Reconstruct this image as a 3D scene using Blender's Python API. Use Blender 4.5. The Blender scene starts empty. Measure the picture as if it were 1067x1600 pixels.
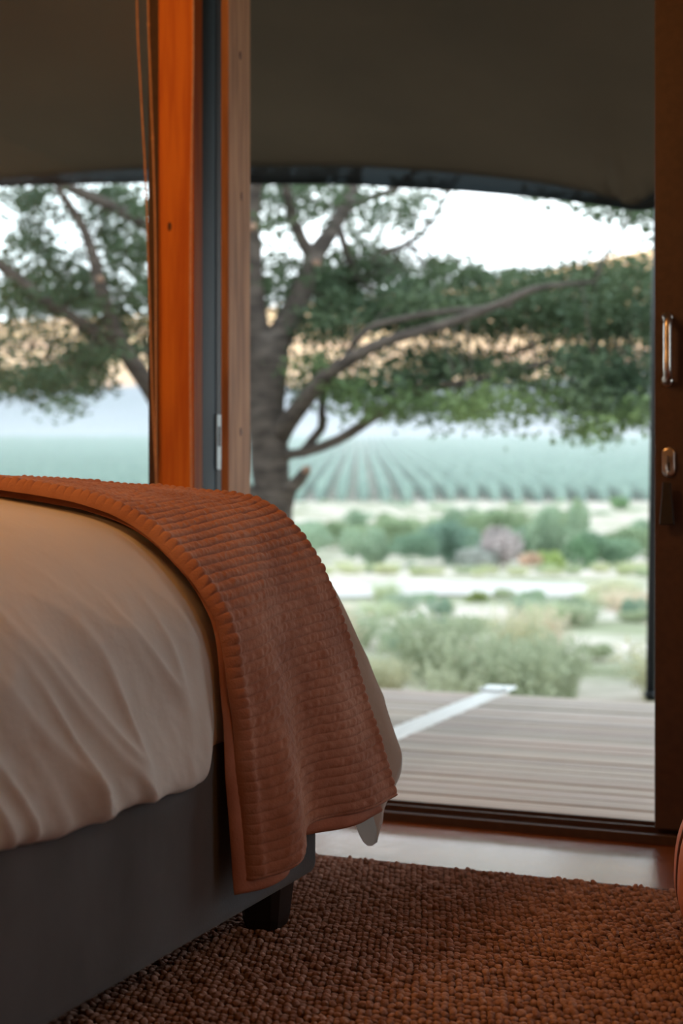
import bpy, bmesh, math, random
import numpy as np
from mathutils import Vector, Matrix

random.seed(7)
rng = np.random.default_rng(7)
sc = bpy.context.scene
COL = sc.collection

# ------------------------------------------------------------------ camera, world, lights, exposure
TH = math.radians(22.6)                 # the room is turned by this much against the view axis
SN, CS = math.sin(TH), math.cos(TH)
F_PX, CX, HY, EYE = 2222.0, 533.5, 800.0, 0.75

cam_data = bpy.data.cameras.new('camera')
cam_data.sensor_fit = 'VERTICAL'
cam_data.sensor_height = 36.0
cam_data.sensor_width = 24.0
cam_data.lens = 50.0
cam_data.clip_end = 12000
cam_data.dof.use_dof = True
cam_data.dof.focus_distance = 2.42
cam_data.dof.aperture_fstop = 2.9
cam = bpy.data.objects.new('camera', cam_data)
COL.objects.link(cam)
cam.location = (0, 0, EYE)
cam.rotation_euler = (math.radians(90), 0, TH)
sc.camera = cam

world = bpy.data.worlds.new('dusk_sky')
sc.world = world
world.use_nodes = True
wn, wl = world.node_tree.nodes, world.node_tree.links
bg = wn['Background']
tc = wn.new('ShaderNodeTexCoord')
sep = wn.new('ShaderNodeSeparateXYZ')
ramp = wn.new('ShaderNodeValToRGB')
wl.new(tc.outputs['Generated'], sep.inputs[0])
wl.new(sep.outputs['Z'], ramp.inputs[0])
wl.new(ramp.outputs['Color'], bg.inputs['Color'])
ramp.color_ramp.elements[0].position = 0.0
ramp.color_ramp.elements[0].color = (0.90, 0.96, 1.0, 1)
ramp.color_ramp.elements[1].position = 0.80
ramp.color_ramp.elements[1].color = (0.40, 0.50, 0.57, 1)
e_ = ramp.color_ramp.elements.new(0.28); e_.color = (0.70, 0.78, 0.82, 1)
bg.inputs['Strength'].default_value = 4.2

vs = sc.view_settings
vs.view_transform = 'Standard'
vs.look = 'None'
vs.exposure = 0.0
vs.gamma = 1.0
vs.use_curve_mapping = False
sc.cycles.max_bounces = 10
sc.cycles.diffuse_bounces = 5
sc.cycles.transparent_max_bounces = 16
sc.cycles.volume_bounces = 1
sc.cycles.sample_clamp_indirect = 6.0

def lamp(name, loc, power, color, radius=0.08):
    l = bpy.data.lights.new(name, 'POINT')
    l.energy = power
    l.color = color
    l.shadow_soft_size = radius
    o = bpy.data.objects.new(name, l)
    COL.objects.link(o)
    o.location = loc
    return o

WARM = (1.0, 0.46, 0.14)
lamp('ceiling_lamp_light', (-1.90, 1.20, 2.38), 60, WARM, 0.30)
lamp('bedside_lamp_light', (-2.30, 0.75, 1.62), 26, WARM, 0.10)
lamp('standing_lamp_light', (0.95, 0.95, 1.75), 12, WARM, 0.10)

# ------------------------------------------------------------------ small maths helpers
def fw(X, Y, z):
    """camera-forward frame (X right, Y ahead) to the room's axes (x along the glazed wall, y towards it)"""
    return (CS * X - SN * Y, SN * X + CS * Y, z)

def at(u, v, Y):
    return fw((u - CX) / F_PX * Y, Y, EYE - (v - HY) / F_PX * Y)

def on_y(u, v, y):
    """point in the plane y = const"""
    k = (u - CX) / F_PX
    Y = y / (SN * k + CS)
    return at(u, v, Y)

_perm = np.random.default_rng(3).permutation(512)
_perm = np.concatenate([_perm, _perm, _perm])
_grad = np.random.default_rng(4).normal(size=(512, 3))
_grad /= np.linalg.norm(_grad, axis=1)[:, None]

def noise3(x, y, z=0.0):
    x, y, z = np.broadcast_arrays(np.asarray(x, float), np.asarray(y, float), np.asarray(z, float))
    xi, yi, zi = np.floor(x).astype(int), np.floor(y).astype(int), np.floor(z).astype(int)
    xf, yf, zf = x - xi, y - yi, z - zi
    f = lambda t: t * t * t * (t * (t * 6 - 15) + 10)
    u, v, w = f(xf), f(yf), f(zf)
    xi, yi, zi = xi & 511, yi & 511, zi & 511
    out = 0.0
    for dx in (0, 1):
        for dy in (0, 1):
            for dz in (0, 1):
                h = _perm[(_perm[(_perm[(xi + dx) & 511] + yi + dy) & 511] + zi + dz) & 511] & 511
                g = _grad[h]
                d = g[..., 0] * (xf - dx) + g[..., 1] * (yf - dy) + g[..., 2] * (zf - dz)
                out = out + d * (u if dx else 1 - u) * (v if dy else 1 - v) * (w if dz else 1 - w)
    return out * 1.5

def fbm(x, y, z=0.0, o=4):
    a, s, r = 1.0, 1.0, 0.0
    for _ in range(o):
        r = r + a * noise3(np.asarray(x) * s, np.asarray(y) * s, np.asarray(z) * s + 7.3 * _)
        a *= 0.5
        s *= 2.0
    return r

def sstep(a, b, x):
    t = np.clip((np.asarray(x, float) - a) / (b - a), 0, 1)
    return t * t * (3 - 2 * t)

def catmull(pts, n):
    """evenly spaced points (by arc length) along a Catmull-Rom curve"""
    P = np.asarray(pts, float)
    P = np.vstack([2 * P[0] - P[1], P, 2 * P[-1] - P[-2]])
    out = []
    for i in range(1, len(P) - 2):
        t = np.linspace(0, 1, 24, endpoint=False)[:, None]
        a, b, c, d = P[i - 1], P[i], P[i + 1], P[i + 2]
        out.append(0.5 * (2 * b + (c - a) * t + (2 * a - 5 * b + 4 * c - d) * t ** 2 + (3 * b - a - 3 * c + d) * t ** 3))
    out = np.vstack(out + [P[-2][None]])
    L = np.concatenate([[0], np.cumsum(np.linalg.norm(np.diff(out[:, :3], axis=0), axis=1))])
    q = np.linspace(0, L[-1], n)
    return np.stack([np.interp(q, L, out[:, k]) for k in range(out.shape[1])], 1), L[-1]

# ------------------------------------------------------------------ object helpers
def mesh_obj(name, verts, faces, mat, parent=None, smooth=False):
    me = bpy.data.meshes.new(name)
    verts = np.asarray(verts, np.float32)
    if isinstance(faces, np.ndarray):
        k = faces.shape[1]
        me.vertices.add(len(verts))
        me.vertices.foreach_set('co', verts.ravel())
        me.loops.add(faces.size)
        me.loops.foreach_set('vertex_index', faces.astype(np.int32).ravel())
        me.polygons.add(len(faces))
        me.polygons.foreach_set('loop_start', np.arange(0, faces.size, k, dtype=np.int32))
        me.polygons.foreach_set('loop_total', np.full(len(faces), k, dtype=np.int32))
        me.update(calc_edges=True)
    else:
        me.from_pydata([tuple(map(float, v)) for v in verts], [], faces)
        me.update()
    if smooth:
        me.polygons.foreach_set('use_smooth', np.ones(len(me.polygons), dtype=bool))
    me.materials.append(mat)
    o = bpy.data.objects.new(name, me)
    COL.objects.link(o)
    o.parent = parent
    return o

def bm_obj(name, bm, mat, parent=None, smooth=False):
    me = bpy.data.meshes.new(name)
    bmesh.ops.recalc_face_normals(bm, faces=bm.faces[:])
    bm.to_mesh(me)
    bm.free()
    if smooth:
        me.polygons.foreach_set('use_smooth', np.ones(len(me.polygons), dtype=bool))
    me.materials.append(mat)
    o = bpy.data.objects.new(name, me)
    COL.objects.link(o)
    o.parent = parent
    return o

def box_bm(lo, hi, bevel=0.0, seg=2, bm=None):
    bm2 = bmesh.new()
    bmesh.ops.create_cube(bm2, size=1.0)
    for v in bm2.verts:
        v.co = Vector([(a + b) / 2 + c * (b - a) for a, b, c in zip(lo, hi, v.co)])
    if bevel:
        bmesh.ops.bevel(bm2, geom=bm2.edges[:], offset=bevel, segments=seg, profile=0.5, affect='EDGES')
    if bm is None:
        return bm2
    tmp = bpy.data.meshes.new('tmp')
    bm2.to_mesh(tmp)
    bm.from_mesh(tmp)
    bpy.data.meshes.remove(tmp)
    bm2.free()
    return bm

def box(name, lo, hi, mat, parent=None, bevel=0.003, seg=2):
    return bm_obj(name, box_bm(lo, hi, bevel, seg), mat, parent)

def empty(name, loc=(0, 0, 0)):
    o = bpy.data.objects.new(name, None)
    o.empty_display_size = 0.1
    COL.objects.link(o)
    o.location = loc
    return o

def tag(o, label=None, cat=None, group=None, kind=None):
    if label: o['label'] = label
    if cat: o['category'] = cat
    if group: o['group'] = group
    if kind: o['kind'] = kind
    return o

def under(o, root):
    """parent a mesh made in world coordinates to a thing's empty and keep it where it is"""
    o.parent = root
    o.matrix_parent_inverse = Matrix.Translation(-root.location)
    return o

def grid_faces(nr, nc, wrap=False, off=0):
    r = np.arange(nr - 1)[:, None]
    c = np.arange(nc if wrap else nc - 1)[None, :]
    c2 = (c + 1) % nc
    f = np.stack([r * nc + c, r * nc + c2, (r + 1) * nc + c2, (r + 1) * nc + c], -1).reshape(-1, 4)
    return f + off

def tube(path, radii, seg=10, jitter=0.0):
    """vertices and quads of a tube along a path"""
    P = np.asarray(path, float)
    n = len(P)
    T = np.gradient(P, axis=0)
    T /= np.linalg.norm(T, axis=1)[:, None] + 1e-9
    ref = np.eye(3)[int(np.argmin(np.abs(T).max(axis=0)))]
    U = np.cross(T, ref)
    U /= np.linalg.norm(U, axis=1)[:, None] + 1e-9
    V = np.cross(T, U)
    a = np.linspace(0, 2 * np.pi, seg, endpoint=False)
    R = np.broadcast_to(np.asarray(radii, float), (n,))[:, None]
    if jitter:
        R = R * (1 + jitter * noise3(np.cos(a)[None] * 1.3 + 5, np.sin(a)[None] * 1.3, np.arange(n)[:, None] * 0.35))
    ring = P[:, None] + (np.cos(a)[None, :, None] * U[:, None] + np.sin(a)[None, :, None] * V[:, None]) * R[..., None]
    v = np.vstack([ring.reshape(-1, 3), P[:1], P[-1:]])
    f = [tuple(x) for x in grid_faces(n, seg, True)]
    for i in range(seg):
        f.append(((i + 1) % seg, i, n * seg))
        f.append(((n - 1) * seg + i, (n - 1) * seg + (i + 1) % seg, n * seg + 1))
    return v, f

def tube_obj(name, path, radii, mat, parent=None, seg=10, jitter=0.0):
    v, f = tube(path, radii, seg, jitter)
    return mesh_obj(name, v, f, mat, parent, True)

# ------------------------------------------------------------------ materials
def srgb(r, g, b):
    f = lambda c: (c / 255 / 12.92) if c / 255 <= 0.04045 else ((c / 255 + 0.055) / 1.055) ** 2.4
    return (f(r), f(g), f(b), 1)

def material(name, col, col2=None, scale=(1, 1, 1), nscale=5.0, detail=4.0, rough=0.8, bump=0.0, bscale=40.0,
             metal=0.0, spec=0.4, sheen=0.0, trans=0.0, lo=0.35, hi=0.65, objcol=False, dist=0.01):
    m = bpy.data.materials.new(name)
    m.use_nodes = True
    n, l = m.node_tree.nodes, m.node_tree.links
    b = n['Principled BSDF']
    b.inputs['Roughness'].default_value = rough
    b.inputs['Metallic'].default_value = metal
    b.inputs['Specular IOR Level'].default_value = spec
    if sheen:
        b.inputs['Sheen Weight'].default_value = sheen
        b.inputs['Sheen Roughness'].default_value = 0.4
    b.inputs['Base Color'].default_value = col
    tcn = n.new('ShaderNodeTexCoord')
    mp = n.new('ShaderNodeMapping')
    mp.inputs['Scale'].default_value = scale
    l.new(tcn.outputs['Object'], mp.inputs['Vector'])
    csock = None
    if col2 is not None:
        nt = n.new('ShaderNodeTexNoise')
        nt.inputs['Scale'].default_value = nscale
        nt.inputs['Detail'].default_value = detail
        l.new(mp.outputs[0], nt.inputs['Vector'])
        r = n.new('ShaderNodeValToRGB')
        r.color_ramp.elements[0].position = lo
        r.color_ramp.elements[1].position = hi
        r.color_ramp.elements[0].color = col
        r.color_ramp.elements[1].color = col2
        l.new(nt.outputs['Fac'], r.inputs[0])
        csock = r.outputs['Color']
    if objcol:
        oi = n.new('ShaderNodeObjectInfo')
        if csock is None:
            csock = oi.outputs['Color']
        else:
            mx = n.new('ShaderNodeMix')
            mx.data_type = 'RGBA'
            mx.blend_type = 'MULTIPLY'
            mx.inputs[0].default_value = 1.0
            l.new(csock, mx.inputs[6])
            l.new(oi.outputs['Color'], mx.inputs[7])
            csock = mx.outputs[2]
    if csock is not None:
        l.new(csock, b.inputs['Base Color'])
    if bump:
        nb = n.new('ShaderNodeTexNoise')
        nb.inputs['Scale'].default_value = bscale
        nb.inputs['Detail'].default_value = 3
        l.new(mp.outputs[0], nb.inputs['Vector'])
        bn = n.new('ShaderNodeBump')
        bn.inputs['Strength'].default_value = bump
        bn.inputs['Distance'].default_value = dist
        l.new(nb.outputs['Fac'], bn.inputs['Height'])
        l.new(bn.outputs[0], b.inputs['Normal'])
    if trans:
        out = n['Material Output']
        tr = n.new('ShaderNodeBsdfTranslucent')
        if csock is not None:
            l.new(csock, tr.inputs['Color'])
        else:
            tr.inputs['Color'].default_value = col
        ms = n.new('ShaderNodeMixShader')
        ms.inputs[0].default_value = trans
        l.new(b.outputs[0], ms.inputs[1])
        l.new(tr.outputs[0], ms.inputs[2])
        l.new(ms.outputs[0], out.inputs['Surface'])
    return m

def glass_material(name, tint=(0.96, 0.98, 0.98, 1)):
    m = bpy.data.materials.new(name)
    m.use_nodes = True
    n, l = m.node_tree.nodes, m.node_tree.links
    n.remove(n['Principled BSDF'])
    t = n.new('ShaderNodeBsdfTransparent')
    t.inputs['Color'].default_value = tint
    g = n.new('ShaderNodeBsdfGlossy')
    g.inputs['Roughness'].default_value = 0.02
    fr = n.new('ShaderNodeFresnel')
    fr.inputs['IOR'].default_value = 1.45
    ms = n.new('ShaderNodeMixShader')
    l.new(fr.outputs[0], ms.inputs[0])
    l.new(t.outputs[0], ms.inputs[1])
    l.new(g.outputs[0], ms.inputs[2])
    l.new(ms.outputs[0], n['Material Output'].inputs['Surface'])
    return m

def mesh_band_material(name):
    """dark shade-net strip: mostly opaque, a little daylight comes through its weave"""
    m = material(name, srgb(28, 33, 36), srgb(20, 24, 27), nscale=3, rough=0.7)
    n, l = m.node_tree.nodes, m.node_tree.links
    t = n.new('ShaderNodeBsdfTransparent')
    t.inputs['Color'].default_value = (0.62, 0.85, 0.95, 1)
    ms = n.new('ShaderNodeMixShader')
    ms.inputs[0].default_value = 0.010
    l.new(n['Principled BSDF'].outputs[0], ms.inputs[1])
    l.new(t.outputs[0], ms.inputs[2])
    l.new(ms.outputs[0], n['Material Output'].inputs['Surface'])
    return m

M = {}
M['duvet'] = material('white_cotton', srgb(226, 222, 216), srgb(214, 210, 204), nscale=3, rough=0.9, bump=0.25, bscale=22, sheen=0.15, spec=0.2, dist=0.012, trans=0.22)
M['blanket'] = material('rust_quilted_cotton', srgb(178, 132, 112), srgb(156, 110, 92), nscale=9, rough=0.95, bump=0.5, bscale=260, sheen=0.15, spec=0.1, dist=0.002)
M['blanket_lining'] = material('rust_cotton_lining', srgb(184, 132, 112), srgb(164, 112, 94), nscale=14, rough=0.95, bump=0.4, bscale=220, spec=0.1, dist=0.002)
M['bed_fabric'] = material('charcoal_upholstery', srgb(92, 92, 94), srgb(80, 79, 80), scale=(4, 1, 0.6), nscale=8, rough=0.95, bump=0.35, bscale=320, sheen=0.1, spec=0.15, dist=0.001)
M['mattress'] = material('mattress_ticking', srgb(205, 200, 192), srgb(190, 186, 180), rough=0.9)
M['leg'] = material('black_lacquered_wood', srgb(20, 18, 18), srgb(28, 25, 24), scale=(8, 8, 1), rough=0.35, spec=0.5)
M['rug'] = material('rust_jute_loops', srgb(196, 162, 148), srgb(132, 100, 88), nscale=55, detail=5, rough=0.95, bump=0.9, bscale=420, spec=0.1, lo=0.3, hi=0.7, dist=0.002)
M['rug_base'] = material('rug_backing', srgb(70, 36, 24), srgb(58, 30, 20), nscale=30, rough=1.0)
M['floor'] = material('polished_terracotta_screed', srgb(150, 84, 44), srgb(124, 66, 34), nscale=3, detail=8, rough=0.27, bump=0.12, bscale=14, spec=0.75, dist=0.02)
fb = M['floor'].node_tree.nodes['Principled BSDF']
fb.inputs['Coat Weight'].default_value = 1.0
fb.inputs['Coat IOR'].default_value = 1.52
fb.inputs['Coat Roughness'].default_value = 0.16
M['alu'] = material('bronze_aluminium', srgb(70, 50, 41), srgb(62, 44, 37), nscale=60, rough=0.45, spec=0.4)
M['alu_grey'] = material('slate_grey_aluminium', srgb(48, 61, 68), srgb(42, 55, 62), scale=(1, 1, 0.1), nscale=8, rough=0.6, spec=0.3)
M['post'] = material('oiled_pine', srgb(198, 114, 28), srgb(174, 88, 16), scale=(9, 9, 0.7), nscale=5, detail=6, rough=0.65, bump=0.15, bscale=30, dist=0.003)
M['post_out'] = material('weathered_pine', srgb(148, 104, 70), srgb(116, 76, 48), scale=(12, 12, 0.9), nscale=4, detail=6, rough=0.7, bump=0.2, bscale=30, dist=0.003)
M['post_knot'] = material('pine_knot', srgb(96, 52, 22), srgb(70, 36, 16), nscale=40, rough=0.6)
M['chain'] = material('brown_ball_chain', srgb(214, 168, 124), srgb(196, 150, 106), nscale=50, rough=0.45)
M['steel'] = material('brushed_steel', srgb(200, 196, 190), srgb(184, 180, 176), scale=(1, 1, 20), nscale=10, rough=0.28, metal=1.0)
M['steel_dull'] = material('galvanised_strike', srgb(176, 184, 184), srgb(160, 168, 168), nscale=30, rough=0.6, metal=0.2)
M['black_leather'] = material('black_leather', srgb(22, 19, 18), srgb(28, 24, 22), nscale=60, rough=0.6, bump=0.3, bscale=200, dist=0.001)
M['leather'] = material('rust_suede_leather', srgb(196, 122, 78), srgb(170, 100, 62), nscale=8, rough=0.6, bump=0.2, bscale=60, spec=0.35)
M['leather_dark'] = material('dark_brown_piping', srgb(80, 38, 22), srgb(64, 30, 18), nscale=20, rough=0.6)
M['canvas'] = material('taupe_tent_fabric', srgb(78, 69, 57), srgb(72, 64, 53), nscale=1.5, rough=0.95, bump=0.1, bscale=8, spec=0.1, dist=0.02)
M['hem'] = mesh_band_material('black_shade_net')
M['wall'] = material('canvas_wall', srgb(168, 146, 118), srgb(158, 136, 108), nscale=2, rough=0.95)
M['plank'] = material('grey_weathered_decking', srgb(196, 182, 170), srgb(164, 150, 140), scale=(0.7, 14, 3), nscale=4, detail=6, rough=0.75, bump=0.2, bscale=20, objcol=True, dist=0.004)
M['plank_light'] = material('pale_deck_board', srgb(232, 230, 226), srgb(216, 213, 208), scale=(12, 0.8, 3), nscale=4, rough=0.6, bump=0.1, bscale=20, dist=0.004)
M['joist'] = material('dark_deck_joist', srgb(60, 50, 44), srgb(50, 42, 38), nscale=6, rough=0.9)
M['plate'] = material('white_painted_steel', srgb(230, 234, 234), srgb(222, 226, 226), nscale=20, rough=0.4)
M['pole'] = material('dark_tent_pole', srgb(34, 38, 42), srgb(28, 32, 36), scale=(10, 10, 1), nscale=8, rough=0.5)
M['bark'] = material('grey_brown_bark', srgb(100, 90, 82), srgb(66, 58, 53), scale=(3, 3, 9), nscale=2.2, detail=7, rough=0.95, bump=0.6, bscale=16, dist=0.03)
M['scar'] = material('pale_pruning_scar', srgb(150, 118, 98), srgb(118, 92, 78), nscale=12, rough=0.9)
M['leaf'] = material('tree_leaves', srgb(98, 112, 80), srgb(72, 90, 68), nscale=0.9, detail=3, rough=0.6, spec=0.3, trans=0.35)
M['leaf_light'] = material('young_tree_leaves', srgb(124, 142, 92), srgb(98, 120, 80), nscale=0.9, detail=3, rough=0.6, spec=0.3, trans=0.4)
M['bush'] = material('shrub_leaves', (1.25, 1.25, 1.2, 1), (0.95, 1.0, 0.95, 1), nscale=2.5, detail=3, rough=0.8, spec=0.15, trans=0.4, objcol=True)
M['orchard'] = material('sage_orchard_leaves', srgb(122, 142, 128), srgb(98, 120, 108), nscale=0.6, detail=3, rough=0.9, spec=0.1)
M['rock_near'] = material('lilac_grey_slope', srgb(128, 126, 140), srgb(116, 118, 128), scale=(0.004, 0.004, 0.02), nscale=3, detail=5, rough=1.0, spec=0.0)  # lilac of the mountain's shaded, hazy foot put into the rock colour
M['rock_far'] = material('sunset_glow_rock', srgb(255, 200, 132), srgb(230, 166, 120), scale=(0.0015, 0.0015, 0.012), nscale=3, detail=6, rough=1.0, spec=0.0)  # low sun's peach glow is painted into this base colour

# ground: pale sand with dry grass, greener towards the orchard
def ground_material():
    m = material('sandy_scrub_ground', srgb(224, 212, 196), rough=1.0, spec=0.0, bump=0.3, bscale=2.0, dist=0.08)
    n, l = m.node_tree.nodes, m.node_tree.links
    b = n['Principled BSDF']
    t = n.new('ShaderNodeTexCoord')
    n1 = n.new('ShaderNodeTexNoise'); n1.inputs['Scale'].default_value = 0.32; n1.inputs['Detail'].default_value = 6
    l.new(t.outputs['Object'], n1.inputs['Vector'])
    r = n.new('ShaderNodeValToRGB')
    r.color_ramp.elements[0].position = 0.42; r.color_ramp.elements[0].color = srgb(214, 200, 190)
    r.color_ramp.elements[1].position = 0.60; r.color_ramp.elements[1].color = srgb(150, 152, 126)
    l.new(n1.outputs['Fac'], r.inputs[0])
    n2 = n.new('ShaderNodeTexNoise'); n2.inputs['Scale'].default_value = 2.3; n2.inputs['Detail'].default_value = 5
    l.new(t.outputs['Object'], n2.inputs['Vector'])
    r2 = n.new('ShaderNodeValToRGB')
    r2.color_ramp.elements[0].position = 0.35; r2.color_ramp.elements[0].color = (0.72, 0.72, 0.68, 1)
    r2.color_ramp.elements[1].position = 0.6; r2.color_ramp.elements[1].color = (1, 1, 1, 1)
    l.new(n2.outputs['Fac'], r2.inputs[0])
    mx = n.new('ShaderNodeMix'); mx.data_type = 'RGBA'; mx.blend_type = 'MULTIPLY'; mx.inputs[0].default_value = 1
    l.new(r.outputs[0], mx.inputs[6]); l.new(r2.outputs[0], mx.inputs[7])
    l.new(mx.outputs[2], b.inputs['Base Color'])
    return m
M['ground'] = ground_material()
M['path'] = material('white_gravel_track', srgb(206, 200, 194), srgb(176, 168, 160), nscale=0.8, detail=5, rough=1.0, spec=0.0, bump=0.4, bscale=6, dist=0.05)
M['glass'] = glass_material('clear_window_glass')

# ------------------------------------------------------------------ room shell
WY = 3.23                                  # inner face of the glazed wall
def struct(o, label=None, cat=None):
    return tag(o, label, cat, kind='structure')

floor = struct(box('floor', (-4.6, -2.6, -0.12), (2.4, WY + 0.12, 0.0), M['floor'], bevel=0))
struct(box('ceiling', (-4.7, -2.7, 2.75), (2.5, WY + 0.12, 2.83), M['wall'], bevel=0))
struct(box('wall_left', (-4.7, -2.7, -0.12), (-4.6, WY + 0.12, 2.75), M['wall'], bevel=0))
struct(box('wall_back', (-4.6, -2.7, -0.12), (2.4, -2.6, 2.75), M['wall'], bevel=0))
# unseen right wall; its window is added for cool fill light on the bed side
wr = struct(box('wall_right', (2.4, -2.7, -0.12), (2.5, 1.75, 2.75), M['wall'], bevel=0))
box('wall_panel', (2.4, 2.85, -0.12), (2.5, WY + 0.12, 2.75), M['wall'], wr, bevel=0)
box('wall_panel', (2.4, 1.75, 1.95), (2.5, 2.85, 2.75), M['wall'], wr, bevel=0)
box('wall_panel', (2.4, 1.75, -0.12), (2.5, 2.85, 0.85), M['wall'], wr, bevel=0)
w2 = struct(empty('fill_window', (2.45, 2.3, 0.85)))
tag(w2, 'added fill light window in the unseen right wall', 'window')
under(box('window_frame', (2.41, 1.75, 0.85), (2.47, 2.85, 0.90), M['alu'], bevel=0), w2)
under(box('window_frame', (2.41, 1.75, 1.90), (2.47, 2.85, 1.95), M['alu'], bevel=0), w2)
under(box('pane', (2.44, 1.75, 0.90), (2.446, 2.85, 1.90), M['glass'], bevel=0), w2)
# window wall: canvas beyond the glazing and the header above it
wf = struct(box('wall_front', (0.35, WY + 0.02, -0.12), (2.4, WY + 0.10, 2.75), M['wall'], bevel=0))
box('wall_header', (-4.6, WY, 2.3), (0.35, WY + 0.10, 2.75), M['alu'], wf, bevel=0)
box('wall_panel', (-4.6, WY + 0.02, -0.12), (-3.55, WY + 0.10, 2.3), M['wall'], wf, bevel=0)

# door track / sill
sill = struct(empty('trim_1', (-0.6, WY, 0)))
under(box('track', (-1.69, WY, 0), (0.4, WY + 0.125, 0.022), M['alu'], bevel=0.002), sill)
under(box('track_rib', (-1.69, WY + 0.030, 0.022), (0.4, WY + 0.036, 0.034), M['alu'], bevel=0.001), sill)
under(box('track_rib', (-1.69, WY + 0.085, 0.022), (0.4, WY + 0.091, 0.034), M['alu'], bevel=0.001), sill)

# sliding door leaf (pushed open to the right)
DX = -0.583
door = struct(empty('door_1', (DX, WY + 0.05, 0)))
tag(door, 'dark bronze sliding door leaf pushed open at the right', 'door')
under(box('stile', (DX, WY + 0.012, 0.034), (DX + 0.115, WY + 0.058, 2.28), M['alu'], bevel=0.003), door)
under(box('stile', (DX + 0.80, WY + 0.012, 0.034), (DX + 0.91, WY + 0.058, 2.28), M['alu'], bevel=0.003), door)
under(box('rail', (DX + 0.115, WY + 0.012, 0.034), (DX + 0.80, WY + 0.058, 0.14), M['alu'], bevel=0.003), door)
under(box('rail', (DX + 0.115, WY + 0.012, 2.18), (DX + 0.80, WY + 0.058, 2.28), M['alu'], bevel=0.003), door)
under(box('pane', (DX + 0.115, WY + 0.03, 0.14), (DX + 0.80, WY + 0.036, 2.18), M['glass'], bevel=0), door)

# pull handle on the stile: a bent bar standing off on two feet
hy = WY + 0.012
hb, ht = on_y(1045, 594, hy - 0.02), on_y(1045, 494, hy - 0.02)
hx = (hb[0] + ht[0]) / 2
z0, z1 = hb[2], ht[2]
path, _ = catmull([(hx - 0.008, hy + 0.001, z0), (hx - 0.006, hy - 0.018, z0 + 0.001), (hx, hy - 0.034, z0 + 0.010),
                   (hx, hy - 0.040, z0 + 0.026), (hx, hy - 0.040, (z0 + z1) / 2), (hx, hy - 0.040, z1 - 0.026),
                   (hx, hy - 0.034, z1 - 0.010), (hx - 0.006, hy - 0.018, z1 - 0.001), (hx - 0.008, hy + 0.001, z1)], 44)
v, f = tube(path, 0.0095, 14)
handle = under(mesh_obj('handle', v, f, M['steel'], None, True), door)
tag(handle, 'brushed steel pull handle')
for z in (z0, z1):
    v, f = tube([(hx - 0.008, hy - 0.004, z), (hx - 0.008, hy + 0.001, z)], 0.013, 16)
    r = mesh_obj('handle_rose', v, f, M['steel'], None, True)
    r.parent = handle
# cylinder lock: oval escutcheon, keyhole barrel and the key in it
lk = on_y(1045, 722, hy)
bm = bmesh.new()
N = 28
ring = []
for i in range(N):
    a = 2 * math.pi * i / N
    cz = 0.018 if math.sin(a) > 0 else -0.018
    ring.append((math.cos(a) * 0.0145, math.sin(a) * 0.0145 + cz))
fr = [bm.verts.new((lk[0] + x, hy - 0.008, lk[2] + z)) for x, z in ring]
fi = [bm.verts.new((lk[0] + x * 0.78, hy - 0.010, lk[2] + z * 0.86)) for x, z in ring]
bk = [bm.verts.new((lk[0] + x * 1.1, hy, lk[2] + z * 1.04)) for x, z in ring]
for i in range(N):
    j = (i + 1) % N
    bm.faces.new((fr[i], fr[j], bk[j], bk[i]))
    bm.faces.new((fi[i], fi[j], fr[j], fr[i]))
bm.faces.new(fi)
esc = under(bm_obj('lock_plate', bm, M['steel']), door)
tag(esc, 'oval steel lock plate')
v, f = tube([(lk[0], hy - 0.009, lk[2] + 0.007), (lk[0], hy - 0.017, lk[2] + 0.007)], [0.0085, 0.0085], 18)
c = mesh_obj('lock_cylinder', v, f, M['steel'], None, False); c.parent = esc
box('keyhole', (lk[0] - 0.0035, hy - 0.0115, lk[2] - 0.020), (lk[0] + 0.0035, hy - 0.0095, lk[2] - 0.001), M['black_leather'], esc, bevel=0.001)
# key and its black leather fob hanging from the lock
kf = empty('key_fob', (lk[0], hy - 0.02, lk[2] - 0.13))
tag(kf, 'black leather key fob hanging from the door lock', 'key fob')
under(box('key', (lk[0] - 0.0012, hy - 0.034, lk[2] - 0.006), (lk[0] + 0.0012, hy - 0.016, lk[2] + 0.014), M['steel'], bevel=0.0005), kf)
a = np.linspace(0, 2 * np.pi, 25)
v, f = tube(np.stack([lk[0] + 0 * a, hy - 0.028 + 0.010 * np.sin(a), lk[2] - 0.018 + 0.016 * np.cos(a)], 1), 0.0012, 6)
under(mesh_obj('ring', v, f, M['steel'], None, True), kf)
bm = box_bm((lk[0] - 0.017, hy - 0.031, lk[2] - 0.142), (lk[0] + 0.017, hy - 0.022, lk[2] - 0.045), 0.004, 3)
for vv in bm.verts:
    if vv.co.z > lk[2] - 0.06:
        vv.co.x = lk[0] + (vv.co.x - lk[0]) * 0.55
under(bm_obj('leather_tab', bm, M['black_leather']), kf)

# jamb assembly between window and door
def post(name, lo, hi, mat, label, knots):
    e = empty(name, ((lo[0] + hi[0]) / 2, (lo[1] + hi[1]) / 2, 0))
    tag(e, label, 'post')
    under(box('timber', lo, hi, mat, bevel=0.004), e)
    for (x, y, z, nx) in knots:
        bm = bmesh.new()
        bmesh.ops.create_uvsphere(bm, u_segments=14, v_segments=8, radius=1.0)
        for vv in bm.verts:
            c = vv.co
            vv.co = Vector((x + c.x * (0.0015 if nx else 0.006), y + c.y * (0.006 if nx else 0.0015), z + c.z * 0.012))
        under(bm_obj('knot', bm, M['post_knot'], None, True), e)
    return e

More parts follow.
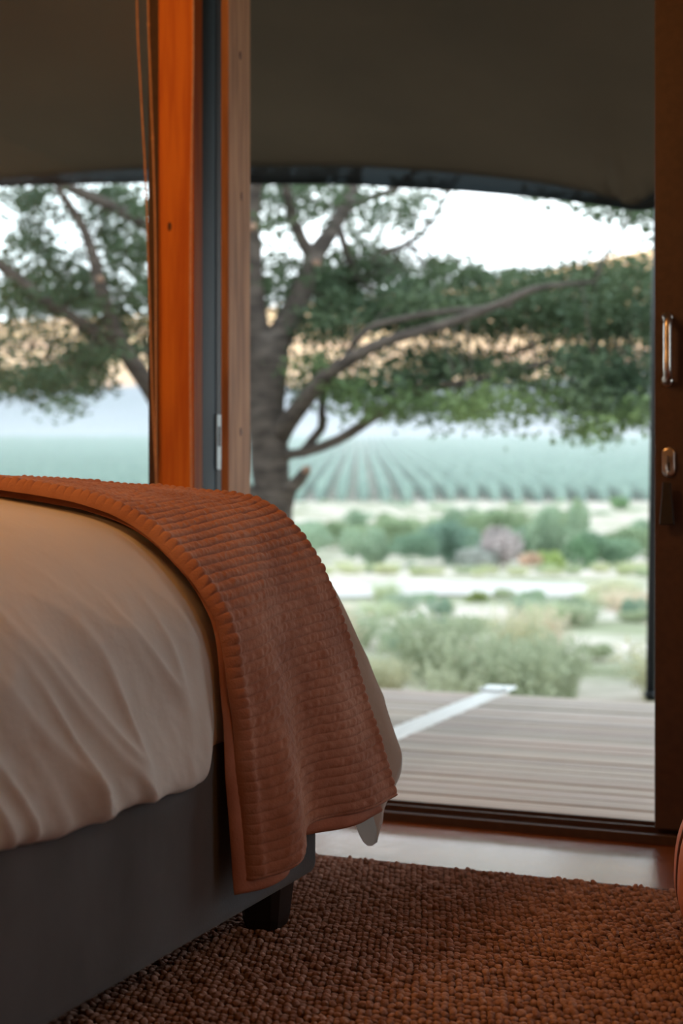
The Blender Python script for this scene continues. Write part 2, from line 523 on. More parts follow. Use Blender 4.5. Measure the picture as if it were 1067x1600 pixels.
P1 = (-1.838, -1.7355)
kn = on_y(265, 354, 3.19)
post('timber_post', (P1[0], 3.19, 0), (P1[1], 3.242, 2.3), M['post'], 'orange lamplit pine post between window and door opening',
     [(kn[0], 3.19, kn[2], False)])
post('door_jamb', (-1.663, 3.200, 0), (-1.640, 3.325, 2.3), M['post_out'], 'slim weathered pine door jamb beside the tree trunk',
     [(-1.640, 3.268, 0.75 + 125 / F_PX * 3.65, True), (-1.640, 3.272, 1.56, True), (-1.640, 3.265, 1.92, True)])
js = struct(empty('trim_2', (-1.72, 3.27, 0)))
tag(js, 'slate grey aluminium door frame channel between the pine posts', 'door frame')
under(box('channel_side', (-1.775, 3.242, 0), (-1.738, 3.365, 2.3), M['alu_grey'], bevel=0.002), js)
under(box('gasket', (-1.7385, 3.316, 0), (-1.7355, 3.365, 2.3), M['black_leather'], bevel=0.001), js)
stp = under(box('strike_plate', (-1.736, 3.314, 0.862), (-1.7325, 3.338, 1.006), M['steel_dull'], bevel=0.001), js)
tag(stp, 'pale metal strike plate')
box('strike_slot', (-1.7335, 3.3185, 0.922), (-1.7320, 3.3335, 0.975), M['black_leather'], stp, bevel=0.0005)

# fixed window on the left
win = struct(empty('window_1', (-2.7, 3.29, 0)))
tag(win, 'tall fixed window left of the orange post', 'window')
under(box('window_frame', (-1.898, 3.243, 0.03), (-1.776, 3.315, 2.3), M['alu'], bevel=0.002), win)
under(box('window_frame', (-3.55, 3.245, 0.03), (-3.49, 3.315, 2.3), M['alu'], bevel=0.002), win)
under(box('window_frame', (-3.49, 3.245, 0.03), (-1.898, 3.315, 0.10), M['alu'], bevel=0.002), win)
under(box('window_frame', (-3.49, 3.245, 2.22), (-1.898, 3.315, 2.3), M['alu'], bevel=0.002), win)
under(box('pane', (-3.49, 3.278, 0.10), (-1.898, 3.284, 2.22), M['glass'], bevel=0), win)

# ball chains of the roller blinds
def chain(pts, label, joiners=()):
    path, L = catmull(pts, 400)
    n = int(L / 0.0062)
    path, L = catmull(pts, n)
    bm = bmesh.new()
    bmesh.ops.create_icosphere(bm, subdivisions=1, radius=1.0)
    base_v = np.array([v.co[:] for v in bm.verts]); base_f = np.array([[v.index for v in f.verts] for f in bm.faces])
    bm.free()
    rad = np.full(n, 0.0034)
    for jz in joiners:
        rad[np.argmin(abs(path[:, 2] - jz))] = 0.0048
    V = (path[:, None] + base_v[None] * rad[:, None, None]).reshape(-1, 3)
    Fc = (base_f[None] + (np.arange(n) * len(base_v))[:, None, None]).reshape(-1, 3)
    o = empty('blind_chain', tuple(path[-1]))
    tag(o, label, 'blind chain')
    under(mesh_obj('beads', V, Fc, M['chain'], None, True), o)
    v, f = tube(path[::4], 0.0009, 5)
    under(mesh_obj('cord', v, f, M['chain'], None, True), o)
    return o
CY = 3.17
zb = lambda u, v: on_y(u, v, CY)
chain([zb(213, -300), zb(214, 0), zb(221, 160), zb(228, 290), zb(234, 480), zb(239, 640), zb(246, 800), zb(247, 1000)],
      'leftmost beaded blind chain, hanging in front of the window glass')
chain([zb(231, -300), zb(231.5, 0), zb(235, 120), zb(240, 260), zb(243, 400), zb(243.5, 600), zb(244, 800), zb(244, 1000)],
      'beaded blind chain with joiner beads hugging the left edge of the orange post', (zb(232, 38)[2], zb(238, 215)[2]))
chain([zb(302.5, -300), zb(302, 0), zb(301.5, 120), zb(299, 250), zb(297, 420), zb(297, 600), zb(299, 800), zb(299, 1000)],
      'beaded blind chain hanging down the right edge of the orange post')

# ------------------------------------------------------------------ deck outside
DZ = -0.03
deck = struct(empty('deck', (-0.5, 4.6, DZ)))
tag(deck, 'grey weathered timber deck beyond the door sill', 'deck')
D0, D1 = WY + 0.13, 5.97
PITCH, GAP = 0.0935, 0.009
JX0, JX1 = -1.802, -1.700
nsl = int((D1 - D0) / PITCH)
mesh_cache = {}
for i in range(nsl):
    y0 = D0 + i * PITCH
    for (xa, xb) in ((-5.2, JX0 - 0.012), (JX1 + 0.004, 2.0)):
        key = (xa, xb)
        if key not in mesh_cache:
            o = bm_obj('slat', box_bm((xa, 0, -0.028), (xb, PITCH - GAP, 0), 0.004, 2), M['plank'])
            mesh_cache[key] = o.data
        else:
            o = bpy.data.objects.new('slat', mesh_cache[key]); COL.objects.link(o)
        o.location = (0, y0, DZ + random.uniform(-0.0015, 0.0015))
        g = random.uniform(0.80, 1.08)
        o.color = (g * random.uniform(0.98, 1.04), g, g * random.uniform(0.95, 1.02), 1)
        under(o, deck)
jb = under(box('joint_board', (JX0, D0, DZ - 0.028), (JX1, D1, DZ + 0.003), M['plank_light'], bevel=0.003), deck)
tag(jb, 'pale joint board running out to the deck edge')
for xx in np.arange(-4.9, 2.0, 0.55):
    under(box('joist', (xx, D0, DZ - 0.16), (xx + 0.05, D1, DZ - 0.03), M['joist'], bevel=0), deck)
under(box('fascia', (-5.2, D1 - 0.02, DZ - 0.18), (2.0, D1 + 0.012, DZ - 0.030), M['joist'], bevel=0.002), deck)
# white plate at the end of the joint board
wp = empty('deck_plate', (-1.74, D1 + 0.02, DZ))
tag(wp, 'small white metal plate at the far deck edge', 'metal plate')
under(box('plate', (-1.82, D1 - 0.06, DZ + 0.004), (-1.69, D1 + 0.09, DZ + 0.016), M['plate'], bevel=0.003), wp)
under(box('bracket', (-1.80, D1 + 0.012, DZ - 0.12), (-1.71, D1 + 0.03, DZ + 0.004), M['plate'], bevel=0.002), wp)
for xx in (-1.80, -1.71):
    v, f = tube([(xx, D1 - 0.04, DZ + 0.015), (xx, D1 - 0.04, DZ + 0.021)], 0.007, 10)
    under(mesh_obj('bolt', v, f, M['steel_dull']), wp)

# ------------------------------------------------------------------ stretch tent over the deck
HS = 5.95
hem_px = [(-420, 305), (-200, 292), (0, 277), (120, 268), (232, 261), (390, 258), (530, 258), (620, 262), (700, 268), (780, 276),
          (850, 285), (910, 296), (960, 308), (990, 318), (1022, 300), (1100, 280), (1300, 268), (1700, 285)]
band_px = [19, 19, 19, 24, 29, 33, 33, 33, 31, 29, 26, 22, 17, 12, 26, 30, 30, 30]
hem3 = np.array([on_y(u, v, HS) for u, v in hem_px])
bandw = np.array(band_px) / F_PX * 6.2
xs = np.concatenate([np.linspace(hem3[0, 0], hem3[-1, 0], 240)])
ctrl = np.column_stack([hem3, bandw])
cc, _ = catmull(ctrl, 1200)
order = np.argsort(cc[:, 0])
hz = np.interp(xs, cc[order, 0], cc[order, 2])
hbw = np.interp(xs, cc[order, 0], cc[order, 3])
nv = 60
ker = np.exp(-np.linspace(-2, 2, 61) ** 2); ker /= ker.sum()
hz_s = np.convolve(np.pad(hz, 30, mode='edge'), ker, mode='valid')
q = np.linspace(0, 1, nv)
gx = on_y(985, 318, HS)[0]
V = np.zeros((nv, len(xs), 3))
for j, t in enumerate(q):
    y = HS + (3.26 - HS) * t
    top = 2.78
    wz = float(sstep(0.0, 0.30, t))
    hzz = hz * (1 - wz) + hz_s * wz
    z = hzz + (top - hzz) * (1 - (1 - t) ** 1.25)
    pucker = np.exp(-((xs - gx) / 0.16) ** 2) * np.exp(-t * 9)
    z = z + pucker * 0.02 * np.sin((xs - gx) * 70 + t * 22) * np.sin(t * 40 + 0.5)
    z = z + 0.006 * noise3(xs * 1.2, y * 1.2, 3.0) * min(1, t * 6)
    V[j, :, 0] = xs; V[j, :, 1] = y; V[j, :, 2] = z
tent = struct(empty('stretch_tent', (0, HS, 2.0)))
tag(tent, 'taupe stretch tent roof over the deck', 'tent')
c = under(mesh_obj('canopy', V.reshape(-1, 3), grid_faces(nv, len(xs)), M['canvas'], None, True), tent)
sm = c.modifiers.new('thick', 'SOLIDIFY'); sm.thickness = 0.004; sm.offset = 1
nb = 5
Vb = np.zeros((nb, len(xs), 3))
for j in range(nb):
    t = j / (nb - 1)
    Vb[j, :, 0] = xs
    Vb[j, :, 1] = HS + 0.006 + 0.02 * math.sin(t * math.pi)
    Vb[j, :, 2] = hz + 0.004 - hbw * t
bo = under(mesh_obj('shade_net_band', Vb.reshape(-1, 3), grid_faces(nb, len(xs)), M['hem'], None, True), tent)
tag(bo, 'dark shade net band along the tent hem')
v, f = tube(np.stack([xs, np.full_like(xs, HS), hz], 1), 0.006, 6)
under(mesh_obj('hem_seam', v, f, M['canvas'], None, True), tent)
# leaning tent pole at the deck corner
pb, pt = at(1016.5, 1094, 6.02), at(1029, 285, 6.05)
pole = empty('tent_pole', pb)
tag(pole, 'dark leaning tent pole standing at the far deck edge', 'pole')
v, f = tube([pb, pt], [0.021, 0.021], 14)
under(mesh_obj('shaft', v, f, M['pole'], None, True), pole)
v, f = tube([(pb[0], pb[1], DZ), (pb[0], pb[1], DZ + 0.02)], [0.03, 0.026], 16)
under(mesh_obj('foot', v, f, M['pole'], None, True), pole)
v, f = tube([(pt[0], pt[1], pt[2] - 0.01), (pt[0], pt[1], pt[2] + 0.05)], [0.034, 0.034], 16)
under(mesh_obj('cap', v, f, M['pole'], None, True), pole)

# ------------------------------------------------------------------ bed
SX = -1.026                     # near side of the base
FY, HYY = 2.36, 0.36            # foot end, head end
FX = SX - 1.80
bed = empty('bed_base', ((SX + FX) / 2, (FY + HYY) / 2, 0))
tag(bed, 'charcoal upholstered bed base under the white duvet', 'bed')
under(bm_obj('body', box_bm((FX, HYY, 0.098), (SX, FY, 0.40), 0.022, 4), M['bed_fabric'], None, True), bed)
for (lx, ly) in ((SX - 0.07, FY - 0.075), (SX - 0.07, HYY + 0.08), (FX + 0.07, FY - 0.075), (FX + 0.07, HYY + 0.08)):
    bm = bmesh.new()
    rings = []
    for z, h in ((0.100, 0.042), (0.030, 0.0345), (0.016, 0.031)):
        cset = []
        ch = h * 0.30
        for (sx_, sy_) in ((1, 1), (-1, 1), (-1, -1), (1, -1)):
            pts = [(h * sx_, (h - ch) * sy_), ((h - ch) * sx_, h * sy_)]
            if sx_ * sy_ < 0: pts.reverse()
            cset += pts
        rings.append([bm.verts.new((lx + a, ly + b, z)) for a, b in cset])
    for r0, r1 in zip(rings, rings[1:]):
        for i in range(8):
            bm.faces.new((r0[i], r0[(i + 1) % 8], r1[(i + 1) % 8], r1[i]))
    bm.faces.new(rings[0]); bm.faces.new(rings[-1])
    under(bm_obj('leg', bm, M['leg']), bed)
mt = box('mattress', (FX + 0.03, HYY, 0.40), (SX - 0.05, FY - 0.03, 0.62), M['mattress'], bevel=0.04, seg=4)
tag(mt, 'thick mattress hidden beneath the white duvet on the bed base', 'mattress')

# duvet: a sheet of cross sections carried round the bed's edge
XE = -1.0                        # side reference line
YE = 2.40                        # foot reference line
INS = 0.55
INY = 0.20                       # the foot shoulder is tighter than the side one
profA = np.array([(.55, .790), (.43, .776), (.24, .742), (.125, .682), (.040, .578), (.006, .455), (-.008, .395), (-.006, .358), (.012, .345), (.040, .352), (.058, .40)])
profU = np.array([(.55, .788), (.43, .770), (.24, .734), (.135, .672), (.056, .570), (.032, .455), (.028, .415), (.028, .395), (.036, .385), (.047, .388), (.060, .42)])
profS = np.array([(.55, .785), (.43, .768), (.26, .753), (.145, .728), (.072, .650), (.024, .530), (.010, .48), (.004, .45), (.004, .43), (.010, .42), (.02, .42)])
profF = np.array([(.55, .785), (.38, .776), (.21, .762), (.085, .735), (.025, .650), (-.005, .540), (-.030, .430), (-.050, .330), (-.055, .270), (-.050, .240), (-.040, .225)])
profC = np.array([(.55, .2, .785), (.38, .14, .774), (.22, .075, .758), (.09, .012, .730), (-.03, -.015, .660), (-.105, -.040, .560), (-.150, -.070, .450), (-.185, -.092, .340), (-.198, -.100, .265), (-.175, -.092, .190), (-.16, -.088, .125)])
def three(p):
    return p if p.shape[1] == 3 else np.column_stack([p[:, 0], np.where(p[:, 0] > 0, p[:, 0] * INY / INS, p[:, 0]), p[:, 1]])
NPR = 170
def prof(p):
    return catmull(three(p), NPR)[0]
PA, PU, PS, PC, PF = map(prof, (profA, profU, profS, profC, profF))
stations = []                    # (anchor x, anchor y, nx, ny, radial gain, profile)
y_in = YE - INY
x_in = XE - INS
for y in np.linspace(HYY, y_in, 300):
    w = sstep(1.885, 1.965, y); w2 = sstep(2.0, 2.2, y)
    stations.append((x_in, y, 1, 0, 1.0, (PA * (1 - w) + PU * w) * (1 - w2) + PS * w2))
for a in np.linspace(0, 90, 130)[1:]:
    r = math.radians(a)
    cx_, sy_ = math.cos(r), math.sin(r)
    g = (cx_ ** 8 + sy_ ** 8) ** (-1 / 8)
    wC = sstep(43.5, 49, a); wF = sstep(54, 78, a)
    p = PS * (1 - wC) + PC * wC
    p = p * (1 - wF) + PF * wF
    p[:, 2] = np.where(p[:, 2] < 0.30, 0.30 - (0.30 - p[:, 2]) * math.exp(-((a - 50) / 5.0) ** 2), p[:, 2])
    stations.append((x_in, y_in, cx_, sy_, g, p))
x_far = FX - 0.02 + INS
for x in np.linspace(x_in, x_far, 90)[1:]:
    stations.append((x, y_in, 0, 1, 1.0, PF))
for a in np.linspace(90, 180, 50)[1:]:
    r = math.radians(a)
    cx_, sy_ = math.cos(r), math.sin(r)
    stations.append((x_far, y_in, cx_, sy_, (abs(cx_) ** 8 + abs(sy_) ** 8) ** (-1 / 8), PF))
for y in np.linspace(y_in, HYY, 80)[1:]:
    stations.append((x_far, y, -1, 0, 1.0, PF))
NS = len(stations)
V = np.zeros((NS, NPR, 3))
for i, (ax, ay, nx, ny, g, p) in enumerate(stations):
    V[i, :, 0] = ax + nx * (INS - p[:, 0]) * g
    V[i, :, 1] = ay + ny * (INY - p[:, 1]) * g
    V[i, :, 2] = p[:, 2]
X, Y, Z = V[..., 0], V[..., 1], V[..., 2]
nrm = np.array([(s[2], s[3]) for s in stations])
drop = sstep(0.795, 0.60, Z)
hemw = np.exp(-((Z - 0.36) / 0.10) ** 2)
low = sstep(0.72, 0.40, Z)
# long slanting creases on the hanging side (they run down towards the foot), finer puckers by the hem
ca = Y + 0.62 * Z
cb = Z - 0.55 * Y
rid = 1 - np.abs(noise3(ca * 5.2 + 1.7, cb * 1.1, X * 0.8))
rid2 = 1 - np.abs(noise3(ca * 10.5 + 9.1, cb * 2.4, X * 1.1 + 4))
soft = noise3(Y * 2.3, Z * 2.6, X * 1.5 + 2)
fine = noise3(Y * 15, Z * 9, X * 5) * 0.6 + (1 - np.abs(noise3(Y * 21 + Z * 12, Z * 16, X * 3)) * 2) * 0.4
disp = low * (0.022 * (rid ** 5 - 0.35) + 0.013 * (rid2 ** 7 - 0.25)) + drop * 0.010 * soft + 0.0045 * fine * hemw + 0.0012 * fine
sidew = (1 - sstep(1.86, 1.99, Y))
foot = np.clip(nrm[:, 1], 0, 1)[:, None]
disp = disp * np.where(Y < 2.37, 0.12 + 0.88 * sidew, 0.8)
disp = disp * (1 - 0.6 * foot) + foot * low * 0.010 * np.sin(X * 34 + 2.2 * noise3(X * 4, Z * 3, 1.0))
V[..., 0] += nrm[:, 0:1] * disp
V[..., 1] += nrm[:, 1:2] * disp
V[..., 2] += disp * (1 - drop) * 0.3
hw = 0.010 * noise3(Y * 5.5, X * 5.5, 9.0) + 0.006 * noise3(Y * 13, X * 13, 4.0)
V[..., 2] += hw * hemw
# hem of the side climbs where the throw lies over it
V = V.reshape(-1, 3)
Fq = grid_faces(NS, NPR)
# top panel
ty = np.linspace(HYY, y_in, 40); tx = np.linspace(x_in, x_far, 30)
TX, TY = np.meshgrid(tx, ty)
dome = np.sin(np.pi * (TX - x_in) / (x_far - x_in))
TZ = 0.787 + 0.012 * dome * np.clip((y_in - TY) * 6, 0, 1) + 0.004 * dome * noise3(TX * 3, TY * 3, 0)
Vt = np.stack([TX, TY, TZ], -1).reshape(-1, 3)
Ft = grid_faces(40, 30, off=len(V))
duvet = mesh_obj('duvet', np.vstack([V, Vt]), np.vstack([Fq, Ft]), M['duvet'], None, True)
tag(duvet, 'rumpled white cotton duvet draped over the bed', 'duvet')

# rust throw across the foot of the bed
Ncv = [(-2.86, 1.98, .40), (-2.84, 1.98, .62), (-2.70, 1.975, .755), (-2.45, 1.97, .79), (-1.95, 1.97, .808), (-1.60, 1.967, .800), (-1.43, 1.965, .787), (-1.24, 1.96, .755), (-1.125, 1.96, .694), (-1.034, 1.96, .592), (-1.002, 1.96, .454), (-.990, 1.963, .32), (-.985, 1.968, .188)]
Fcv = [(-2.86, 2.36, .40), (-2.84, 2.36, .62), (-2.70, 2.36, .755), (-2.45, 2.36, .79), (-1.95, 2.36, .800), (-1.60, 2.35, .797), (-1.42, 2.335, .785), (-1.25, 2.32, .772), (-1.11, 2.315, .752), (-1.035, 2.335, .672), (-.978, 2.362, .52), (-.937, 2.385, .37), (-.902, 2.405, .236)]
def throw_layer(nf, nq, inset, ext, rough_ridges, ds0=0.0, ds1=0.0, thick=0.013):
    A, LA = catmull(Ncv, 4001); B, LB = catmull(Fcv, 4001)
    nfar = nq // 7
    qq = np.concatenate([np.linspace(0, 0.5, nfar, endpoint=False), np.linspace(0.5, 1, nq - nfar)])
    u4 = np.linspace(0, 1, 4001)
    A = np.stack([np.interp(qq, u4, A[:, k]) for k in range(3)], 1)
    B = np.stack([np.interp(qq, u4, B[:, k]) for k in range(3)], 1)
    # extend hem
    f_ = np.linspace(0, 1, nf)
    P = A[:, None] * (1 - f_)[None, :, None] + B[:, None] * f_[None, :, None]
    Tq = np.gradient(P, axis=0); Tq /= np.linalg.norm(Tq, axis=2)[..., None]
    Tf = np.gradient(P, axis=1); Tf /= np.linalg.norm(Tf, axis=2)[..., None]
    Nn = np.cross(Tf, Tq); Nn /= np.linalg.norm(Nn, axis=2)[..., None]
    if Nn[nq // 2, nf // 2, 2] < 0: Nn = -Nn
    Qm = (qq * LA)[:, None] + 0 * f_[None]
    side = sstep(LA * 0.80, LA * 1.0, Qm)
    hang = sstep(LA * 0.70, LA * 0.86, Qm)
    Fm = f_[None] + 0 * qq[:, None]
    wave = 0.034 * np.exp(-((Fm - 0.20) / 0.13) ** 2) - 0.024 * np.exp(-((Fm - 0.46) / 0.14) ** 2) + 0.010 * np.exp(-((Fm - 0.78) / 0.12) ** 2)
    sag = 0.012 * np.exp(-((Fm - 0.5) / 0.3) ** 2) * (1 - hang)
    off = wave * side + 0.006 * noise3(Fm * 3.2, Qm * 4.0, 2.0) * hang + 0.002 * noise3(Fm * 9, Qm * 14, 5.0) - sag * 0.0
    P = P + Nn * (off - inset)[..., None]
    P[..., 2] -= side * (0.012 * np.exp(-((Fm - 0.12) / 0.16) ** 2) - 0.018 * np.exp(-((Fm - 0.5) / 0.2) ** 2)) + ext * side
    P[..., 1] += (ds0 * (1 - Fm) + ds1 * Fm) * sstep(LA * 0.84, LA * 0.96, Qm) + (0.5 - Fm) * (0.05 if ds0 else 0.0) * (1 - sstep(LA * 0.76, LA * 0.92, Qm))
    # quilted ridges run across the throw
    nr = LA / 0.0158
    wob = 0.12 * noise3(Fm * 4, Qm * 9, 1.0) + 0.06 * noise3(Fm * 17, Qm * 40, 7.0)
    ph = Qm / LA * nr + wob
    rid = np.abs(np.sin(np.pi * ph)) ** 0.30
    rowid = np.floor(ph)
    slant = (ph - rowid - 0.5) * 0.8
    pk = noise3(Fm * 46 + rowid * 3.7 + slant, rowid * 1.3, ph * 0.4) * 0.8 + noise3(Fm * 22 + rowid * 9.1 - slant, rowid * 2.9, 3.0) * 0.7
    h = rough_ridges * (0.0058 * rid + 0.0025 * pk * rid)
    # rolled side hems and bottom hem
    e = np.minimum(Fm, 1 - Fm) * 0.40
    roll = np.sqrt(np.clip(1 - (1 - np.clip(e / 0.017, 0, 1)) ** 2, 0, 1))
    band = np.exp(-((e - 0.013) / 0.009) ** 2) * 0.004
    e2 = (1 - qq[:, None]) * LA + 0 * Fm
    roll2 = np.sqrt(np.clip(1 - (1 - np.clip(e2 / 0.010, 0, 1)) ** 2, 0, 1))
    th = (thick + h + band * rough_ridges) * np.minimum(roll, roll2)
    outer = P + Nn * th[..., None]
    inner = P - Nn * 0.001
    V = np.vstack([outer.reshape(-1, 3), inner.reshape(-1, 3)])
    n0 = nf * nq
    Fo = grid_faces(nq, nf)
    Fi = grid_faces(nq, nf, off=n0)[:, ::-1]
    idx = np.arange(n0).reshape(nq, nf)
    def strip(a):
        return np.stack([a[:-1], a[1:], a[1:] + n0, a[:-1] + n0], 1)
    Fs = np.vstack([strip(idx[-1]), strip(idx[0])[:, ::-1], strip(idx[:, 0]), strip(idx[:, -1])[:, ::-1]])
    return V, np.vstack([Fo, Fi, Fs])
throw = empty('throw_blanket', (-1.0, 2.17, 0.19))
tag(throw, 'rust quilted throw blanket folded across the foot of the bed', 'blanket')
v, f = throw_layer(180, 1320, 0.0, 0.0, 1.0)
under(mesh_obj('quilted_layer', v, f, M['blanket'], None, True), throw)
v, f = throw_layer(70, 320, 0.012, 0.020, 0.25, -0.014, -0.030, 0.008)
ul = under(mesh_obj('under_layer', v, f, M['blanket_lining'], None, True), throw)
tag(ul, 'smooth folded under layer of the throw')

# ------------------------------------------------------------------ rug
RX0, RX1, RY0, RY1 = -1.55, 0.85, 1.35, 2.825
rug = empty('woven_rug', ((RX0 + RX1) / 2, (RY0 + RY1) / 2, 0))
tag(rug, 'chunky rust brown woven jute rug on the floor', 'rug')
under(box('backing', (RX0, RY0, 0.001), (RX1, RY1, 0.009), M['rug_base'], bevel=0.002), rug)
PX, PY = 0.0118, 0.0172
nx_, ny_ = int((RX1 - RX0) / PX), int((RY1 - RY0) / PY)
ii, jj = np.meshgrid(np.arange(nx_), np.arange(ny_))
lx = RX0 + (ii + 0.5 + 0.5 * (jj % 2)) * PX + rng.normal(0, 0.0006, ii.shape)
ly = RY0 + (jj + 0.5) * PY + rng.normal(0, 0.0009, ii.shape) + 0.006 * noise3(ii * 0.05, jj * 0.09, 1.0)
keep = ~((lx < SX - 0.22) & (ly < FY - 0.22))
lx, ly = lx[keep].ravel(), ly[keep].ravel()
n = len(lx)
# one loop: a plump arched stitch, drawn in at its foot
NA = 8
aa = np.linspace(0, 2 * np.pi, NA, endpoint=False)
prof_l = [(0.72, 0.0), (1.0, 0.38), (0.88, 0.74), (0.48, 0.95)]
lv = np.array([(math.cos(a) * r, math.sin(a) * r, h) for r, h in prof_l for a in aa] + [(0, 0, 1.0)])
lf = []
for k in range(3):
    for i in range(NA):
        j = (i + 1) % NA
        lf += [(k * NA + i, k * NA + j, (k + 1) * NA + j), (k * NA + i, (k + 1) * NA + j, (k + 1) * NA + i)]
for i in range(NA):
    lf.append((3 * NA + i, 3 * NA + (i + 1) % NA, 4 * NA))
lf = np.array(lf)
ang = rng.normal(-0.25, 0.22, n)
hx_ = 0.0062 * rng.uniform(0.8, 1.25, n); hy_ = 0.0082 * rng.uniform(0.85, 1.2, n); hz_ = 0.0092 * rng.uniform(0.6, 1.3, n)
tilt = rng.normal(-0.34, 0.20, n)
lvx = lv[None, :, 0] * hx_[:, None]
lvy = lv[None, :, 1] * hy_[:, None]
lvz = lv[None, :, 2] * hz_[:, None] * (1 + tilt[:, None] * lv[None, :, 1])
Vr = np.stack([lx[:, None] + np.cos(ang)[:, None] * lvx - np.sin(ang)[:, None] * lvy,
               ly[:, None] + np.sin(ang)[:, None] * lvx + np.cos(ang)[:, None] * lvy,
               0.0070 + lvz], -1).reshape(-1, 3)
Fr = (lf[None] + (np.arange(n) * len(lv))[:, None, None]).reshape(-1, 3)
lo_ = under(mesh_obj('woven_loops', Vr, Fr, M['rug'], None, True), rug)
lo_['kind'] = 'stuff'

# ------------------------------------------------------------------ leather pouf at the right edge
pf = empty('leather_pouf', (0, 0, 0))
pcx, pcy = fw(0.551 + 0.258, 2.34, 0)[:2]
pf.location = (pcx, pcy, 0.016)
tag(pf, 'rust brown leather pouf at the right edge of the rug', 'pouf')
pz = catmull([(0.02, 0.0), (0.17, 0.0), (0.225, 0.02), (0.252, 0.075), (0.258, 0.12), (0.250, 0.19), (0.220, 0.25), (0.170, 0.30), (0.10, 0.325), (0.02, 0.33)], 46)[0]
NG = 12
seg_per = 12
ph0 = math.radians(180) + TH + math.radians(21)
for g in range(NG):
    a = np.linspace(0, 1, seg_per + 1)
    bul = 0.92 + 0.08 * np.sqrt(np.clip(1 - (2 * a - 1) ** 2, 0, 1))
    angs = ph0 + (g + a) * 2 * np.pi / NG
    R = pz[:, 0][:, None] * bul[None]
    P = np.stack([pcx + np.cos(angs)[None] * R, pcy + np.sin(angs)[None] * R, 0.016 + pz[:, 1][:, None] + 0 * R], -1)
    under(mesh_obj('leather_panel', P.reshape(-1, 3), grid_faces(len(pz), seg_per + 1), M['leather'], None, True), pf)
    path = np.stack([pcx + np.cos(angs[0]) * pz[:, 0] * 0.965, pcy + np.sin(angs[0]) * pz[:, 0] * 0.965, 0.016 + pz[:, 1]], -1)
    v, f = tube(path, 0.0045, 8)
    under(mesh_obj('piping', v, f, M['leather_dark'], None, True), pf)

# ------------------------------------------------------------------ land outside
def gz(Y, X=0.0):
    Y = np.asarray(Y, float)
    z = np.interp(Y, [0, 40, 60, 100, 160, 400, 620, 1500, 4200], [-.62, -.60, -.15, .65, 1.8, 17, 32, 60, 150])
    return z + np.where(Y < 100, 0.05, 0.3) * noise3(np.asarray(X) * 0.09, Y * 0.09, 0.5) * np.clip(Y / 20, 0, 1)
rows = np.concatenate([np.linspace(5.2, 60, 120), np.geomspace(61, 4300, 110)])
cols = np.linspace(-0.55, 0.55, 120)
V = np.zeros((len(rows), len(cols), 3))
for i, Yv in enumerate(rows):
    Xv = cols * (Yv + 22)
    w = np.array(fw(Xv, Yv, 0 * Xv), dtype=object)
    V[i, :, 0] = CS * Xv - SN * Yv
    V[i, :, 1] = SN * Xv + CS * Yv
    V[i, :, 2] = gz(Yv, Xv)
ground = mesh_obj('ground', V.reshape(-1, 3), grid_faces(len(rows), len(cols)), M['ground'], None, True)
struct(ground, 'pale sandy scrubland beyond the deck', 'ground')
ap = box('ground_apron', (-500, -500, -1.4), (500, 500, -0.80), M['ground'], ground, bevel=0)
# white gravel track
yy = np.linspace(-1, 1, 14)
xx = np.linspace(-26, 26, 130)
PXX, PT = np.meshgrid(xx, yy)
mid = 24.2 + 0.7 * np.sin(PXX * 0.13) + 0.012 * PXX
wdt = 2.1 + 1.3 * noise3(PXX * 0.35, PT * 2, 2.0)
PYY = mid + PT * wdt
Vp = np.stack([CS * PXX - SN * PYY, SN * PXX + CS * PYY, gz(PYY, PXX) + 0.035 + 0.02 * (1 - PT ** 2) + 0.02 * noise3(PXX * 2, PYY * 2, 1)], -1).reshape(-1, 3)
trk = mesh_obj('gravel_track', Vp, grid_faces(14, 130), M['path'], None, True)
struct(trk, 'white gravel track crossing the scrubland', 'track')

def ridge(name, ctrl, Y, depth, base, mat, label, seed, amp):
    us = np.array([c[0] for c in ctrl], float); vs_ = np.array([c[1] for c in ctrl], float)
    X = np.linspace((us[0] - CX) / F_PX * Y, (us[-1] - CX) / F_PX * Y, 160)
    H = EYE - (np.interp(X / Y * F_PX + CX, us, vs_) - HY) / F_PX * Y
    nr = 26
    Vm = np.zeros((nr, len(X), 3))
    for i in range(nr):
        t = i / (nr - 1)
        prof_ = math.sin(t * math.pi * 0.5) if t < 1 else 1
        Yr = Y - depth * (1 - t)
        z = base + (H - base) * t ** 1.15
        z = z + amp * (fbm(X * 6 / Y + seed, t * 3, seed, 4)) * math.sin(min(1, t * 1.0) * math.pi * 0.85 + 0.1)
        Vm[i, :, 0] = CS * X - SN * Yr
        Vm[i, :, 1] = SN * X + CS * Yr
        Vm[i, :, 2] = z
    back = Vm[-1:].copy(); back[..., 0] += -SN * depth; back[..., 1] += CS * depth; back[..., 2] = base
    Vm = np.concatenate([Vm, back])
    o = mesh_obj(name, Vm.reshape(-1, 3), grid_faces(nr + 1, len(X)), mat, None, True)
    return struct(o, label, 'mountain')
ridge('mountain_slope', [(-900, 590), (0, 612), (250, 600), (450, 606), (700, 596), (1000, 585), (1900, 560)], 1500, 750, 28, M['rock_near'], 'hazy lilac grey slope behind the orchard', 2.0, 9)
ridge('mountain_range', [(-900, 520), (0, 500), (250, 492), (450, 476), (600, 462), (720, 448), (800, 428), (900, 412), (1000, 390), (1200, 380), (1900, 420)], 3900, 1600, 90, M['rock_far'], 'mountain range on the skyline with peach sunset glow in its rock colour', 5.0, 40)

